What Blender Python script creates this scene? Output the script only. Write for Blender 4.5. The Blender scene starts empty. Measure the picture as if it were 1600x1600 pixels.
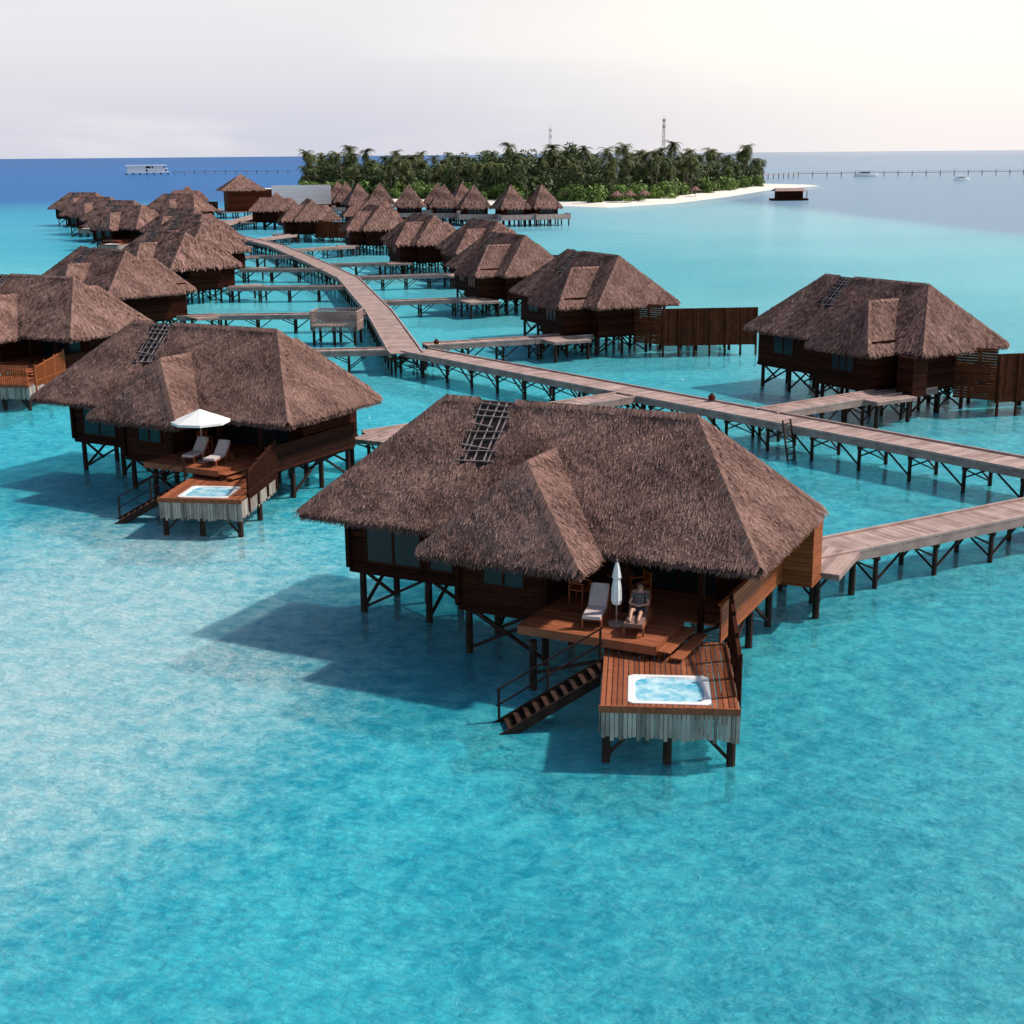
import bpy, math, random
import numpy as np
from mathutils import Vector, Matrix
random.seed(7); RNG=np.random.default_rng(11)
scene=bpy.context.scene
COL=scene.collection
R=math.radians

# ------------------------------------------------------------------ node helpers
def newmat(name):
    m=bpy.data.materials.new(name); m.use_nodes=True
    nt=m.node_tree; nt.nodes.clear(); return m,nt
def N(nt,typ,**kw):
    n=nt.nodes.new(typ)
    for k,v in kw.items():
        if k.startswith('_'): setattr(n,k[1:],v)
        else:
            n.inputs[k.replace('__',' ')].default_value=v
    return n
def L(nt,a,b): nt.links.new(a,b)
def math_(nt,op,a,b=None,c=None,clamp=False):
    n=nt.nodes.new('ShaderNodeMath'); n.operation=op; n.use_clamp=clamp
    for i,x in enumerate((a,b,c)):
        if x is None: continue
        if isinstance(x,(int,float)): n.inputs[i].default_value=x
        else: L(nt,x,n.inputs[i])
    return n.outputs[0]
def smooth(nt,x,a,b,lo=0.0,hi=1.0):
    n=nt.nodes.new('ShaderNodeMapRange'); n.interpolation_type='SMOOTHSTEP'
    L(nt,x,n.inputs['Value'])
    n.inputs['From Min'].default_value=a; n.inputs['From Max'].default_value=b
    n.inputs['To Min'].default_value=lo; n.inputs['To Max'].default_value=hi
    return n.outputs[0]
def mixc(nt,fac,a,b,mode='MIX'):
    n=nt.nodes.new('ShaderNodeMix'); n.data_type='RGBA'; n.blend_type=mode
    if isinstance(fac,(int,float)): n.inputs[0].default_value=fac
    else: L(nt,fac,n.inputs[0])
    for idx,x in ((6,a),(7,b)):
        if isinstance(x,tuple): n.inputs[idx].default_value=(x[0],x[1],x[2],1)
        else: L(nt,x,n.inputs[idx])
    return n.outputs[2]

def simple(name,dark,light,rough=.8,scale=3.0,stretch=(1,1,1),tintw=.6,bump=.3,bscale=None,spec=.3,bdist=.02,metallic=0):
    m,nt=newmat(name)
    tc=N(nt,'ShaderNodeTexCoord'); mp=N(nt,'ShaderNodeMapping'); mp.inputs['Scale'].default_value=stretch
    L(nt,tc.outputs['Object'],mp.inputs[0])
    no=N(nt,'ShaderNodeTexNoise',Scale=scale,Detail=4.0,Roughness=.6); L(nt,mp.outputs[0],no.inputs['Vector'])
    at=N(nt,'ShaderNodeAttribute',_attribute_name='tint')
    f=math_(nt,'ADD',math_(nt,'MULTIPLY',at.outputs['Fac'],tintw),math_(nt,'MULTIPLY',smooth(nt,no.outputs[0],.3,.7),1-tintw),clamp=True)
    c=mixc(nt,f,dark,light)
    p=N(nt,'ShaderNodeBsdfPrincipled',Roughness=rough); L(nt,c,p.inputs['Base Color'])
    p.inputs['Specular IOR Level'].default_value=spec; p.inputs['Metallic'].default_value=metallic
    if bump>0:
        n2=N(nt,'ShaderNodeTexNoise',Scale=bscale or scale*4,Detail=3.0); L(nt,mp.outputs[0],n2.inputs['Vector'])
        b=N(nt,'ShaderNodeBump',Strength=bump,Distance=bdist); L(nt,n2.outputs[0],b.inputs['Height']); L(nt,b.outputs[0],p.inputs['Normal'])
    o=N(nt,'ShaderNodeOutputMaterial'); L(nt,p.outputs[0],o.inputs[0])
    return m

M={}
M['thatch']=simple('thatch',(.038,.016,.014),(.49,.29,.24),.95,.7,(1,1,1),.82,.0,spec=.1)
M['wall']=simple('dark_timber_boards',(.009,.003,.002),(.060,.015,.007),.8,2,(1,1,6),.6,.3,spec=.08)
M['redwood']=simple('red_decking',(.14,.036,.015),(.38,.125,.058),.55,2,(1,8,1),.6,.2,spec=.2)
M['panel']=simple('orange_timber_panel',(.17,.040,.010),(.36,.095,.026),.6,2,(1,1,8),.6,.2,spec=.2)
M['screen']=simple('brown_timber_screen',(.045,.010,.005),(.17,.042,.016),.7,2,(1,1,1),.6,.2,spec=.08)
M['grey']=simple('weathered_boards',(.17,.108,.092),(.52,.37,.33),.75,1.2,(1,1,1),.6,.3)
M['slat']=simple('weathered_slats',(.12,.09,.075),(.52,.44,.38),.8,4,(1,1,.3),.6,.3)
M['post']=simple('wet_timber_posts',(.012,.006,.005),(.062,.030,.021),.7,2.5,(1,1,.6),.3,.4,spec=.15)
M['glass']=simple('dark_window_glass',(.006,.010,.014),(.014,.024,.03),.15,.5,(1,1,1),.2,0,spec=.25)
M['dark']=simple('painted_void_shade',(.010,.007,.008),(.03,.02,.02),.9,3,bump=0)  # near-black colour stands in for shade inside the roof opening
M['batten']=simple('pale_battens',(.22,.15,.14),(.52,.40,.37),.8,6,bump=.2)
M['white']=simple('white_acrylic',(.74,.75,.75),(.82,.82,.81),.25,2,bump=0,spec=.5)
M['tubwater']=simple('tub_water',(.03,.40,.58),(.62,.82,.86),.04,1.9,(1,1,1),0,.25,7,.5)
M['cushion']=simple('cushion_fabric',(.44,.36,.36),(.60,.52,.51),.9,5,bump=.2)
M['brownmat']=simple('brown_mattress',(.15,.085,.07),(.25,.15,.12),.9,5,bump=.2)
M['canvas']=simple('white_canvas',(.70,.69,.68),(.82,.81,.79),.85,3,bump=.1)
M['skin']=simple('skin',(.46,.25,.17),(.58,.34,.25),.55,12,bump=0)
M['shirt']=simple('patterned_shirt',(.008,.008,.010),(.22,.20,.20),.85,16,(1,1,1),.1,.1)
M['shorts']=simple('dark_shorts',(.02,.02,.03),(.06,.06,.08),.85,10,bump=.1)
M['hair']=simple('dark_hair',(.012,.008,.006),(.05,.03,.02),.6,30,bump=.3)
M['sand']=simple('sand',(.60,.56,.49),(.80,.76,.69),.95,.12,bump=.2)
M['palm']=simple('palm_fronds',(.010,.024,.007),(.165,.180,.042),.6,.05,(1,1,1),.7,0)
M['leaf']=simple('leaves',(.008,.020,.007),(.090,.130,.030),.6,.06,(1,1,1),.75,0)
M['shrubleaf']=simple('shrub_leaves',(.03,.07,.014),(.19,.29,.05),.6,.3,(1,1,1),.75,0)
M['trunk']=simple('palm_bark',(.06,.045,.035),(.18,.14,.11),.9,2,(1,1,4),.3,.3)
M['metal']=simple('painted_steel',(.16,.15,.16),(.30,.28,.29),.5,3,bump=0)
M['render']=simple('white_render',(.76,.77,.79),(.87,.87,.87),.7,.5,bump=0)
M['palewall']=simple('pale_board_wall',(.70,.62,.61),(.86,.80,.79),.8,1,(1,1,6),.5,.2)
M['coral']=simple('coral_rock',(.03,.05,.05),(.12,.15,.13),.9,2,bump=.6)
M['black']=simple('black_plastic',(.01,.01,.01),(.03,.03,.03),.3,4,bump=0)

# ------------------------------------------------------------------ mesh builder
class MB:
    def __init__(s): s.v=[]; s.f=[]; s.t=[]
    def quad(s,pts,t=.5):
        b=len(s.v); s.v+= [tuple(p) for p in pts]; s.f.append(tuple(range(b,b+len(pts)))); s.t.append(t)
    def obox(s,c,ax,ay,az,t=None):
        if t is None: t=random.random()
        c=Vector(c);ax=Vector(ax);ay=Vector(ay);az=Vector(az)
        b=len(s.v)
        for sz in(-1,1):
            for sx,sy in((-1,-1),(1,-1),(1,1),(-1,1)):
                s.v.append(tuple(c+ax*sx+ay*sy+az*sz))
        for f in((0,3,2,1),(4,5,6,7),(0,1,5,4),(1,2,6,5),(2,3,7,6),(3,0,4,7)):
            s.f.append(tuple(b+i for i in f)); s.t.append(t)
    def box(s,x0,x1,y0,y1,z0,z1,t=None):
        s.obox(((x0+x1)/2,(y0+y1)/2,(z0+z1)/2),(abs(x1-x0)/2,0,0),(0,abs(y1-y0)/2,0),(0,0,abs(z1-z0)/2),t)
    def beam(s,p0,p1,w,h,t=None,up=(0,0,1)):
        p0=Vector(p0);p1=Vector(p1);d=p1-p0;l=d.length;d.normalize()
        u=Vector(up)
        if abs(d.dot(u))>.98: u=Vector((1,0,0))
        sd=d.cross(u).normalized(); u2=sd.cross(d).normalized()
        s.obox((p0+p1)/2,sd*w/2,d*l/2,u2*h/2,t)
    def cyl(s,p0,p1,r0,r1,n=8,t=.5,caps=True):
        p0=Vector(p0);p1=Vector(p1);d=(p1-p0).normalized()
        u=Vector((0,0,1)) if abs(d.z)<.9 else Vector((1,0,0))
        a=d.cross(u).normalized(); c=a.cross(d)
        b=len(s.v)
        for p,r in((p0,r0),(p1,r1)):
            for i in range(n):
                an=2*math.pi*i/n; s.v.append(tuple(p+(a*math.cos(an)+c*math.sin(an))*r))
        for i in range(n):
            j=(i+1)%n; s.f.append((b+i,b+n+i,b+n+j,b+j)); s.t.append(t)
        if caps:
            s.f.append(tuple(b+i for i in range(n))); s.t.append(t)
            s.f.append(tuple(b+n+i for i in reversed(range(n)))); s.t.append(t)
    def mesh(s,name,mat,flip=False,smoothf=False):
        me=bpy.data.meshes.new(name)
        v=s.v; f=s.f
        if flip:
            v=[(-a,b,c) for a,b,c in v]; f=[tuple(reversed(q)) for q in f]
        me.from_pydata(v,[],f)
        at=me.attributes.new('tint','FLOAT','FACE'); at.data.foreach_set('value',np.array(s.t,dtype=np.float32))
        me.materials.append(M[mat])
        if smoothf: me.polygons.foreach_set('use_smooth',[True]*len(f))
        me.update(); return me

def obj(name,me,loc=(0,0,0),rz=0,parent=None,label=None,category=None,group=None,kind=None,scale=None):
    o=bpy.data.objects.new(name,me); COL.objects.link(o)
    o.location=loc; o.rotation_euler=(0,0,rz)
    if scale: o.scale=scale
    if parent: o.parent=parent
    if label:o['label']=label
    if category:o['category']=category
    if group:o['group']=group
    if kind:o['kind']=kind
    return o

# ------------------------------------------------------------------ thatch
def pn(x,y,z):
    return .5+.25*np.sin(x*.9+1.3*np.sin(y*.7+z))+.25*np.sin(y*1.7+z*1.3+1.1*np.sin(x*1.9))
def tintdist(k):
    t=RNG.normal(.47,.12,k); dk=RNG.random(k)<.19; t[dk]=RNG.uniform(.0,.20,dk.sum()); lt=RNG.random(k)<.12; t[lt]=RNG.uniform(.74,1.0,lt.sum())
    return t
def blades(tris,dens,length,width,excl=None,lift=.014):
    V=[];T=[]
    for (a,b,c) in tris:
        a=np.array(a,float);b=np.array(b,float);c=np.array(c,float)
        n=np.cross(b-a,c-a); ar=np.linalg.norm(n)/2; n/=np.linalg.norm(n)
        if n[2]<0:n=-n
        d=np.array([0,0,-1.])-n*(-n[2]); d/=np.linalg.norm(d); s=np.cross(n,d)
        k=int(ar*dens)
        u=RNG.random(k);w=RNG.random(k);m=u+w>1;u[m]=1-u[m];w[m]=1-w[m]
        p=a+np.outer(u,b-a)+np.outer(w,c-a)
        if excl is not None:
            p=p[~excl(p)]; k=len(p)
        ang=RNG.normal(0,.22,k); dd=np.outer(np.cos(ang),d)+np.outer(np.sin(ang),s); ss=np.outer(np.cos(ang),s)-np.outer(np.sin(ang),d)
        Ln=length*RNG.uniform(.4,1.25,k); wd=width*RNG.uniform(.5,1.4,k)
        und=.05*(pn(p[:,0]*1.7,p[:,1]*1.7,p[:,2]*1.4))+.012*np.sin(p[:,0]*6.1+2*np.sin(p[:,1]*4.3))*np.sin(p[:,2]*7.7)
        l0=und+RNG.uniform(-.01,lift*.6,k); l1=und+RNG.uniform(0,lift*2.4,k)
        roll=RNG.normal(0,.30,k)[:,None]
        sv=ss+n*roll
        r=p+n*l0[:,None]; tpt=p+dd*Ln[:,None]+n*l1[:,None]
        q=np.stack([r-sv*wd[:,None]/2,r+sv*wd[:,None]/2,tpt+sv*wd[:,None]*.3,tpt-sv*wd[:,None]*.3],1)
        V.append(q.reshape(-1,3))
        T.append(np.clip(tintdist(k)+.34*(pn(p[:,0]*1.3,p[:,1]*1.3,p[:,2])-.5),0,1))
    return V,T
def fringe(edges,per_m,length,width,thick=.22):
    V=[];T=[]
    for (a,b,out) in edges:
        a=np.array(a,float);b=np.array(b,float);out=np.array(out,float)
        l=np.linalg.norm(b-a);e=(b-a)/l;k=int(l*per_m)
        t=RNG.random(k)
        p=a+np.outer(t,b-a); p[:,2]-=RNG.uniform(0,thick,k); p+=np.outer(RNG.uniform(-.25,-.06,k),out)
        an=RNG.normal(0,.18,k); dn=np.outer(np.ones(k),out*.66+np.array([0,0,-.6]))+np.outer(an,e)
        Ln=length*(RNG.uniform(.65,1.08,k)+.14*np.sin(t*l*2.3)*np.sin(t*l*5.1+1))[:,None]; wd=width*RNG.uniform(.5,1.2,k)[:,None]
        q=np.stack([p-e*wd/2,p+e*wd/2,p+dn*Ln+e*wd*.2,p+dn*Ln-e*wd*.2],1)
        V.append(q.reshape(-1,3)); T.append(np.clip(tintdist(k)-.05,0,1))
    return V,T
def ridge_blades(lines,per_m,length,width):
    V=[];T=[]
    for a,b in lines:
        a=np.array(a,float);b=np.array(b,float);l=np.linalg.norm(b-a);e=(b-a)/l;k=int(l*per_m)
        side=np.cross(e,[0,0,1.]);side/=np.linalg.norm(side)
        p=a+np.outer(RNG.random(k),b-a); sg=np.where(RNG.random(k)>.5,1,-1)[:,None]
        dn=side*sg*.8+np.array([0,0,-.62])+ e*(-.5 if e[2]>0 else .5)*(abs(e[2])*1.5)
        p=p+np.array([0,0,.075])+RNG.normal(0,.014,(k,3))
        Ln=length*RNG.uniform(.5,1.2,k)[:,None]; wd=width*RNG.uniform(.6,1.2,k)[:,None]
        q=np.stack([p-e*wd/2,p+e*wd/2,p+dn*Ln+e*wd*.3,p+dn*Ln-e*wd*.3],1)
        V.append(q.reshape(-1,3));T.append(np.clip(tintdist(k)+.10,0,1))
    return V,T
def thatch_mesh(name,polys,edges,ridges,dens,bl,bw,flip=False,excl=None,fr=60):
    tris=[]
    for p in polys:
        for i in range(1,len(p)-1): tris.append((p[0],p[i],p[i+1]))
    V=[];T=[]
    for vv,tt in (blades(tris,dens,bl,bw,excl),fringe(edges,fr,.24,bw*1.3),ridge_blades(ridges,fr*1.0,.24,bw*1.2)):
        V+=vv;T+=tt
    V=np.concatenate(V);T=np.concatenate(T)
    base=MB()
    for p in polys: base.quad(p,.30)
    for a,b,o in edges:
        o=Vector(o)*.10
        base.quad([Vector(a)-o,Vector(b)-o,Vector(b)-o-Vector((0,0,.26)),Vector(a)-o-Vector((0,0,.26))],.2)
    for p in polys: base.quad([ (x,y,z-.2) for x,y,z in p],.1)
    n0=len(base.v); nb=len(T)
    verts=np.concatenate([np.array(base.v,float),V])
    if flip: verts[:,0]*=-1
    faces=[tuple(reversed(f)) if flip else f for f in base.f]+[(n0+4*i,n0+4*i+1,n0+4*i+2,n0+4*i+3) for i in range(nb)]
    me=bpy.data.meshes.new(name); me.from_pydata(verts.tolist(),[],faces)
    at=me.attributes.new('tint','FLOAT','FACE'); at.data.foreach_set('value',np.concatenate([np.array(base.t),T]).astype(np.float32))
    me.materials.append(M['thatch']); me.update(); return me

EZ=3.9;RZ=7.3;HY=3.6;HX=7.65
def villa_roof(name,flip,lod):
    A=(-HX,-HY,EZ);B=(HX,-HY,EZ);C=(HX,HY,EZ);D=(-HX,HY,EZ);P=(-4.1,0,RZ);Q=(4.5,0,RZ)
    polys=[[A,B,Q,P],[B,C,Q],[C,D,P,Q],[D,A,P]]
    f1=(-2.2,-5.4,3.75);f2=(3.0,-5.4,3.75);fr=(.4,-3.3,6.15);fm=(.4,-1.2,6.15);fl=(-2.2,-3.55,3.75);frr=(3.0,-3.55,3.75)
    polys+=[[f1,f2,fr],[f2,frr,fm,fr],[fl,f1,fr,fm]]
    r1=(.5,5.8,3.8);r2=(5.6,5.8,3.8);rr=(3.05,3.35,6.4);rm=(3.05,.9,6.4);rl=(.5,3.55,3.8);r3=(5.6,3.55,3.8)
    polys+=[[r2,r1,rr],[r1,rl,rm,rr],[r3,r2,rr,rm]]
    E=[(A,(-2.2,-HY,EZ),(0,-1,0)),((3.0,-HY,EZ),B,(0,-1,0)),(B,C,(1,0,0)),(C,(5.6,HY,EZ),(0,1,0)),((.5,HY,EZ),D,(0,1,0)),(D,A,(-1,0,0)),
       (f1,f2,(0,-1,0)),(f2,frr,(1,0,0)),(fl,f1,(-1,0,0)),(r1,r2,(0,1,0)),(r1,rl,(-1,0,0)),(r3,r2,(1,0,0))]
    # the ridge capping is missing where a dark panel marks the opening
    Rg=[(P,(-2.85,0,RZ)),((-1.55,0,RZ),Q),(Q,B),(Q,C),(P,A),(P,D),(fm,fr),(fr,f1),(fr,f2),(rm,rr),(rr,r1),(rr,r2)]
    sgn=-1 if not flip else 1
    def excl(p):
        main=np.abs(p[:,2]-(EZ+(HY-np.abs(p[:,1]))/HY*(RZ-EZ)))<.02
        e=RNG.uniform(-.05,.05,len(p))+.13*np.sin(p[:,1]*7)+.06*np.sin(p[:,1]*17+1)
        e2=.12*np.sin(p[:,0]*9)+RNG.uniform(-.06,.06,len(p))
        return main&(p[:,0]>-2.80+e)&(p[:,0]<-1.58+e*.8)&(p[:,1]*sgn>-.1)&(p[:,1]*sgn<1.78+e2)
    d,bl,bw,fq={0:(920,.23,.025,270),1:(240,.34,.047,100),2:(42,.55,.11,26)}[lod]
    return thatch_mesh(name,polys,E,Rg,d,bl,bw,flip,excl,fq)
def void_panel(flip):
    side=-1 if not flip else 1
    d=MB();b=MB();rr=random.Random(9)
    def P(x,t,h):
        y=side*t; z=EZ+(HY-t)/HY*(RZ-EZ)
        return Vector((x,y+side*h*.68,z+h*.73))
    d.quad([P(-2.94,.03,.012),P(-1.44,.03,.012),P(-1.44,1.92,.012),P(-2.94,1.92,.012)])  # dark sheet on the closed slope, painted shade behind the battens
    for i in range(9):
        t=.10+i*.205+rr.uniform(-.04,.04); xa=-2.84+rr.uniform(-.08,.06); xb=-1.52+rr.uniform(-.1,.06)
        if i in(3,6): xb-=rr.uniform(.25,.55)
        if i in(5,): xa+=.35
        b.beam(P(xa,t,.045),P(xb,t+rr.uniform(-.09,.09),.045),.026,.02,rr.random())
    for x in(-2.74,-2.44,-2.12,-1.84,-1.62): b.beam(P(x,.06,.024),P(x+rr.uniform(-.1,.1),rr.uniform(1.6,1.86),.024),.045,.02,rr.random())
    return d,b

def boards_wall(mb,p0,p1,z0,z1,step=.18,th=.06):
    p0=Vector((p0[0],p0[1],0));p1=Vector((p1[0],p1[1],0));d=(p1-p0);l=d.length;d.normalize();n=Vector((-d.y,d.x,0))
    z=z0
    while z<z1-.02:
        h=min(step,z1-z)
        mb.obox((p0+p1)/2+Vector((0,0,z+h/2))+n*random.uniform(-.004,.004),d*l/2,n*th/2,Vector((0,0,h/2-.006)))
        z+=step
def vboards(mb,p0,p1,z0,z1,w=.2,th=.03,gap=.004):
    p0=Vector((p0[0],p0[1],0));p1=Vector((p1[0],p1[1],0));d=(p1-p0);l=d.length;d.normalize();n=Vector((-d.y,d.x,0))
    k=int(l/w)
    for i in range(k):
        c=p0+d*(i+.5)*l/k
        mb.obox(c+n*random.uniform(-.006,.006)+Vector((0,0,(z0+z1)/2)),d*(l/k/2-gap/2),n*th/2,Vector((0,0,(z1-z0)/2)))
def planks(mb,x0,x1,y0,y1,z,along='y',w=.14,th=.05):
    if along=='y':
        x=x0
        while x<x1-.02:
            e=min(x+w-.012,x1); mb.box(x,e,y0,y1,z-th,z+random.uniform(-.003,.003)); x+=w
    else:
        y=y0
        while y<y1-.02:
            e=min(y+w-.012,y1); mb.box(x0,x1,y,e,z-th,z+random.uniform(-.003,.003)); y+=w

JA=R(21.2); JO=Vector((5.28,-9.2,0)); JU=Vector((math.cos(JA),math.sin(JA),0)); JV=Vector((-math.sin(JA),math.cos(JA),0))
def J(u,v,z): return JO+JU*u+JV*v+Vector((0,0,z))
STX=[-6.6,-4.05,-1.5,1.1,3.7,6.2]; STY=[-1.55,.6,2.75]
def stilt_positions():
    s=[(x,y) for x in STX for y in STY]
    s+=[(-1.5,-3.5),(1.1,-3.5),(1.1,4.8),(5.0,4.8),(1.6,-5.4),(5.1,-5.4),(5.1,-3.5),(3.4,-3.6)]
    return s
def braces():
    mb=MB()
    def X(p,q,z0=.15,z1=1.5):
        mb.beam((p[0],p[1],z0),(q[0],q[1],z1),.09,.09)
    for y in (STY[0],STY[2]):
        for i in range(5):
            a,b=(STX[i],y),(STX[i+1],y)
            if i%2==0: X(a,b)
            else: X(b,a)
            if i in(0,1,3): X(((a[0]+b[0])/2,y),b if i%2 else a,.75,1.5)
        mb.beam((STX[0],y,1.5),(STX[-1],y,1.5),.14,.22)
    for x in STX:
        X((x,STY[0]),(x,STY[1])); X((x,STY[2]),(x,STY[1]))
        mb.beam((x,STY[0],1.46),(x,STY[2],1.46),.12,.2)
    X((-1.5,-3.5),(1.1,-3.5));X((1.1,-3.5),(-1.5,-3.5));X((1.6,-5.4),(5.1,-5.4),.5,1.7)
    mb.beam((-1.5,-3.5,1.5),(1.1,-3.5,1.5),.14,.2);mb.beam((1.3,-5.4,1.8),(5.3,-5.4,1.8),.12,.18)
    X((1.1,4.8),(5,4.8));X((5,4.8),(1.1,4.8))
    return mb

def build_villa_parts(flip,lod,orange=False,notub=False,roof=None):
    f=flip; m=-1 if f else 1; out=[]
    sidemat='panel' if orange else 'wall'
    out.append(('thatched_roof',roof or villa_roof('thatched_roof',f,lod),(0,0,0),None,None))
    d,b=void_panel(f)
    out.append(('dark_opening_panel',d.mesh('dark_opening_panel','dark',f),(0,0,0),'thatched_roof',None))
    out.append(('batten_lattice',b.mesh('batten_lattice','batten',f),(0,0,0),'thatched_roof',None))
    w=MB(); st=.18 if lod<2 else .6
    for a,bb in (((-6.95,-1.7),(-1.7,-1.7)),((-1.7,-1.7),(-1.7,-3.65)),((-1.7,-3.65),(1.2,-3.65)),((1.2,-3.65),(1.2,-.8)),((1.2,-.8),(6.3,-.8)),
                 ((6.3,-.8),(6.3,2.9)),((6.3,2.9),(5.2,2.9)),((5.2,2.9),(5.2,5.0)),((5.2,5.0),(.9,5.0)),((.9,5.0),(.9,2.9)),((.9,2.9),(-6.95,2.9)),((-6.95,2.9),(-6.95,-1.7))):
        boards_wall(w,a,bb,1.6,4.4 if lod<2 else 4.2,st)
    for px_,py_,zt in ((5.9,-3.3,3.95),(1.2,-3.75,4.2),(-1.75,-3.72,4.2),(-6.98,-1.78,4.3),(3.6,-3.3,3.95)):
        w.box(px_-.08,px_+.08,py_-.08,py_+.08,1.6,zt,.1)
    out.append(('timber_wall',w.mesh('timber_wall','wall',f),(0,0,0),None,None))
    fl=MB()
    fl.box(-7.0,6.4,-1.75,2.95,1.42,1.62,.3);fl.box(-1.75,1.25,-3.7,-1.75,1.42,1.62,.3);fl.box(.85,5.25,2.95,5.05,1.42,1.62,.3)
    out.append(('floor_platform',fl.mesh('floor_platform','wall',f),(0,0,0),None,None))
    dk=MB(); planks(dk,1.3,5.4,-5.65,-.9,2.0,'x'); planks(dk,5.4,6.3,-3.3,-.9,2.0,'x')
    dk.box(1.28,5.42,-5.72,-5.66,1.76,2.01,.5);dk.box(5.41,5.46,-5.7,-3.4,1.76,2.01,.4);dk.box(1.24,1.29,-5.7,-3.8,1.76,2.01,.3)
    out.append(('lounge_deck',dk.mesh('lounge_deck','redwood',f),(0,0,0),None,None))
    s=MB()
    for i in range(2):
        for k in range(4):
            s.box(5.48+i*.36+k*.09,5.56+i*.36+k*.09,-5.65,-3.45,1.84-i*.13,1.88-i*.13,random.uniform(.5,1))
        s.box(5.48+i*.36,5.50+i*.36,-5.63,-3.47,1.62,1.83-i*.13,.2)
    out.append(('deck_step',s.mesh('deck_step','redwood',f),(0,0,0),None,None))
    sp=MB(); boards_wall(sp,(6.55,-3.5),(6.55,2.9),1.55,2.65,.15,.05)
    sp.box(6.48,6.62,-3.55,2.95,2.66,2.72,.8)
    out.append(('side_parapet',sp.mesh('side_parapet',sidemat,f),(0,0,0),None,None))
    eb=MB()
    for a,bb in (((6.35,2.95),(7.5,2.95)),((7.5,2.95),(7.5,4.1)),((7.5,4.1),(6.35,4.1)),((6.35,4.1),(6.35,2.95))): boards_wall(eb,a,bb,1.5,3.6,.15,.05)
    eb.box(6.3,7.55,2.9,4.15,3.602,3.65,.5);eb.box(6.3,7.55,2.9,4.15,1.44,1.495,.2)
    out.append(('entrance_screen',eb.mesh('entrance_screen',sidemat,f),(0,0,0),None,None))
    el=MB(); planks(el,5.3,8.1,4.3,7.4,1.56,'y'); el.box(5.3,8.1,4.3,7.4,1.35,1.5,.1)
    out.append(('entrance_landing',el.mesh('entrance_landing','grey',f),(0,0,0),None,None))
    td=MB(); W=3.45
    u=0
    while u<W-.02:
        e=min(u+.128,W)
        segs=[(0,4.75)]
        if .70<(u+e)/2<2.76 and not notub: segs=[(0,.20),(2.10,4.75)]
        for a,bb in segs:
            td.obox(J((u+e)/2,(a+bb)/2,1.575+random.uniform(-.003,.003)),JU*((e-u)/2-.006),JV*(bb-a)/2,Vector((0,0,.03)))
        u+=.14
    td.obox(J(W/2,-.04,1.53),JU*(W/2+.04),JV*.03,Vector((0,0,.09)),.4)
    out.append(('tub_deck',td.mesh('tub_deck','redwood',f),(0,0,0),None,None))
    sk=MB(); u=.02
    while u<W:
        h=random.uniform(.64,.76); sk.obox(J(u+.055,-.02+random.uniform(-.012,.012),1.43-h/2),JU*.048,JV*.015,Vector((0,0,h/2))); u+=.112
    v=.05
    while v<4.6:
        h=random.uniform(.62,.76); sk.obox(J(W+.02,v+.05,1.5-h/2),JV*.05,JU*.015,Vector((0,0,h/2)))
        if v<2.8: sk.obox(J(-.02,v+.05,1.5-h/2),JV*.05,JU*.015,Vector((0,0,h/2)))
        v+=.125
    out.append(('slatted_skirt',sk.mesh('slatted_skirt','slat',f),(0,0,0),None,None))
    tb=MB(); cu,cv=1.73,1.15
    def ring(a,bv,z,rr,n=48,wob=0):
        pts=[]
        for i in range(n):
            an=2*math.pi*(i+.5)/n; c,s_=math.cos(an),math.sin(an)
            k=1.0/((abs(c)**rr+abs(s_)**rr)**(1/rr))
            ww=1+wob*math.cos(4*an+.6)+wob*.7*math.cos(3*an)
            pts.append(J(cu+a*c*k*ww,cv+bv*s_*k*ww,z))
        return pts
    if not notub:
        rs=[ring(1.05,.98,1.56,30),ring(1.05,.98,1.622,30),ring(1.03,.96,1.63,30),ring(.90,.83,1.63,9),ring(.86,.79,1.58,6,wob=.02),ring(.70,.62,1.35,3,wob=.06),ring(.45,.4,1.0,2.5)]
        nn=48
        for r_ in rs: tb.v+=[tuple(p) for p in r_]
        for i in range(len(rs)-1):
            for k in range(nn):
                k2=(k+1)%nn; tb.f.append((i*nn+k,i*nn+k2,(i+1)*nn+k2,(i+1)*nn+k)); tb.t.append(.5)
        tb.f.append(tuple(6*nn+k for k in range(nn)));tb.t.append(.5)
        out.append(('hot_tub',tb.mesh('hot_tub','white',f),(0,0,0),None,None))
        tw=MB(); tw.quad(ring(.865,.795,1.59,6,wob=.02)); out.append(('tub_water',tw.mesh('tub_water','tubwater',f),(0,0,0),'hot_tub',None))
    fe=MB()
    if lod<2:
        v=.9
        while v<4.75:
            top=2.5+.5*(v/4.7); fe.beam(J(W+.06,v,1.4),J(W+.06,v,top),.04,.035,.5); v+=.11
        for v in(.85,2.1,3.4,4.7): fe.beam(J(W+.06,v,.9),J(W+.06,v,2.65+.5*v/4.7),.09,.09,.4)
        fe.beam(J(W+.06,.8,2.56),J(W+.06,4.75,3.04),.1,.05,.8);fe.beam(J(W+.06,.8,1.75),J(W+.06,4.75,1.8),.06,.05,.5)
        if notub:
            u=.05
            while u<W: fe.beam(J(u,.05,1.6),J(u,.05,2.7),.06,.03); u+=.12
            fe.beam(J(0,.05,2.74),J(W,.05,2.74),.1,.06,.9)
    if not f and lod<2: out.append(('deck_fence',fe.mesh('deck_fence','panel' if notub else 'wall',f),(0,0,0),None,None))
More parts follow.
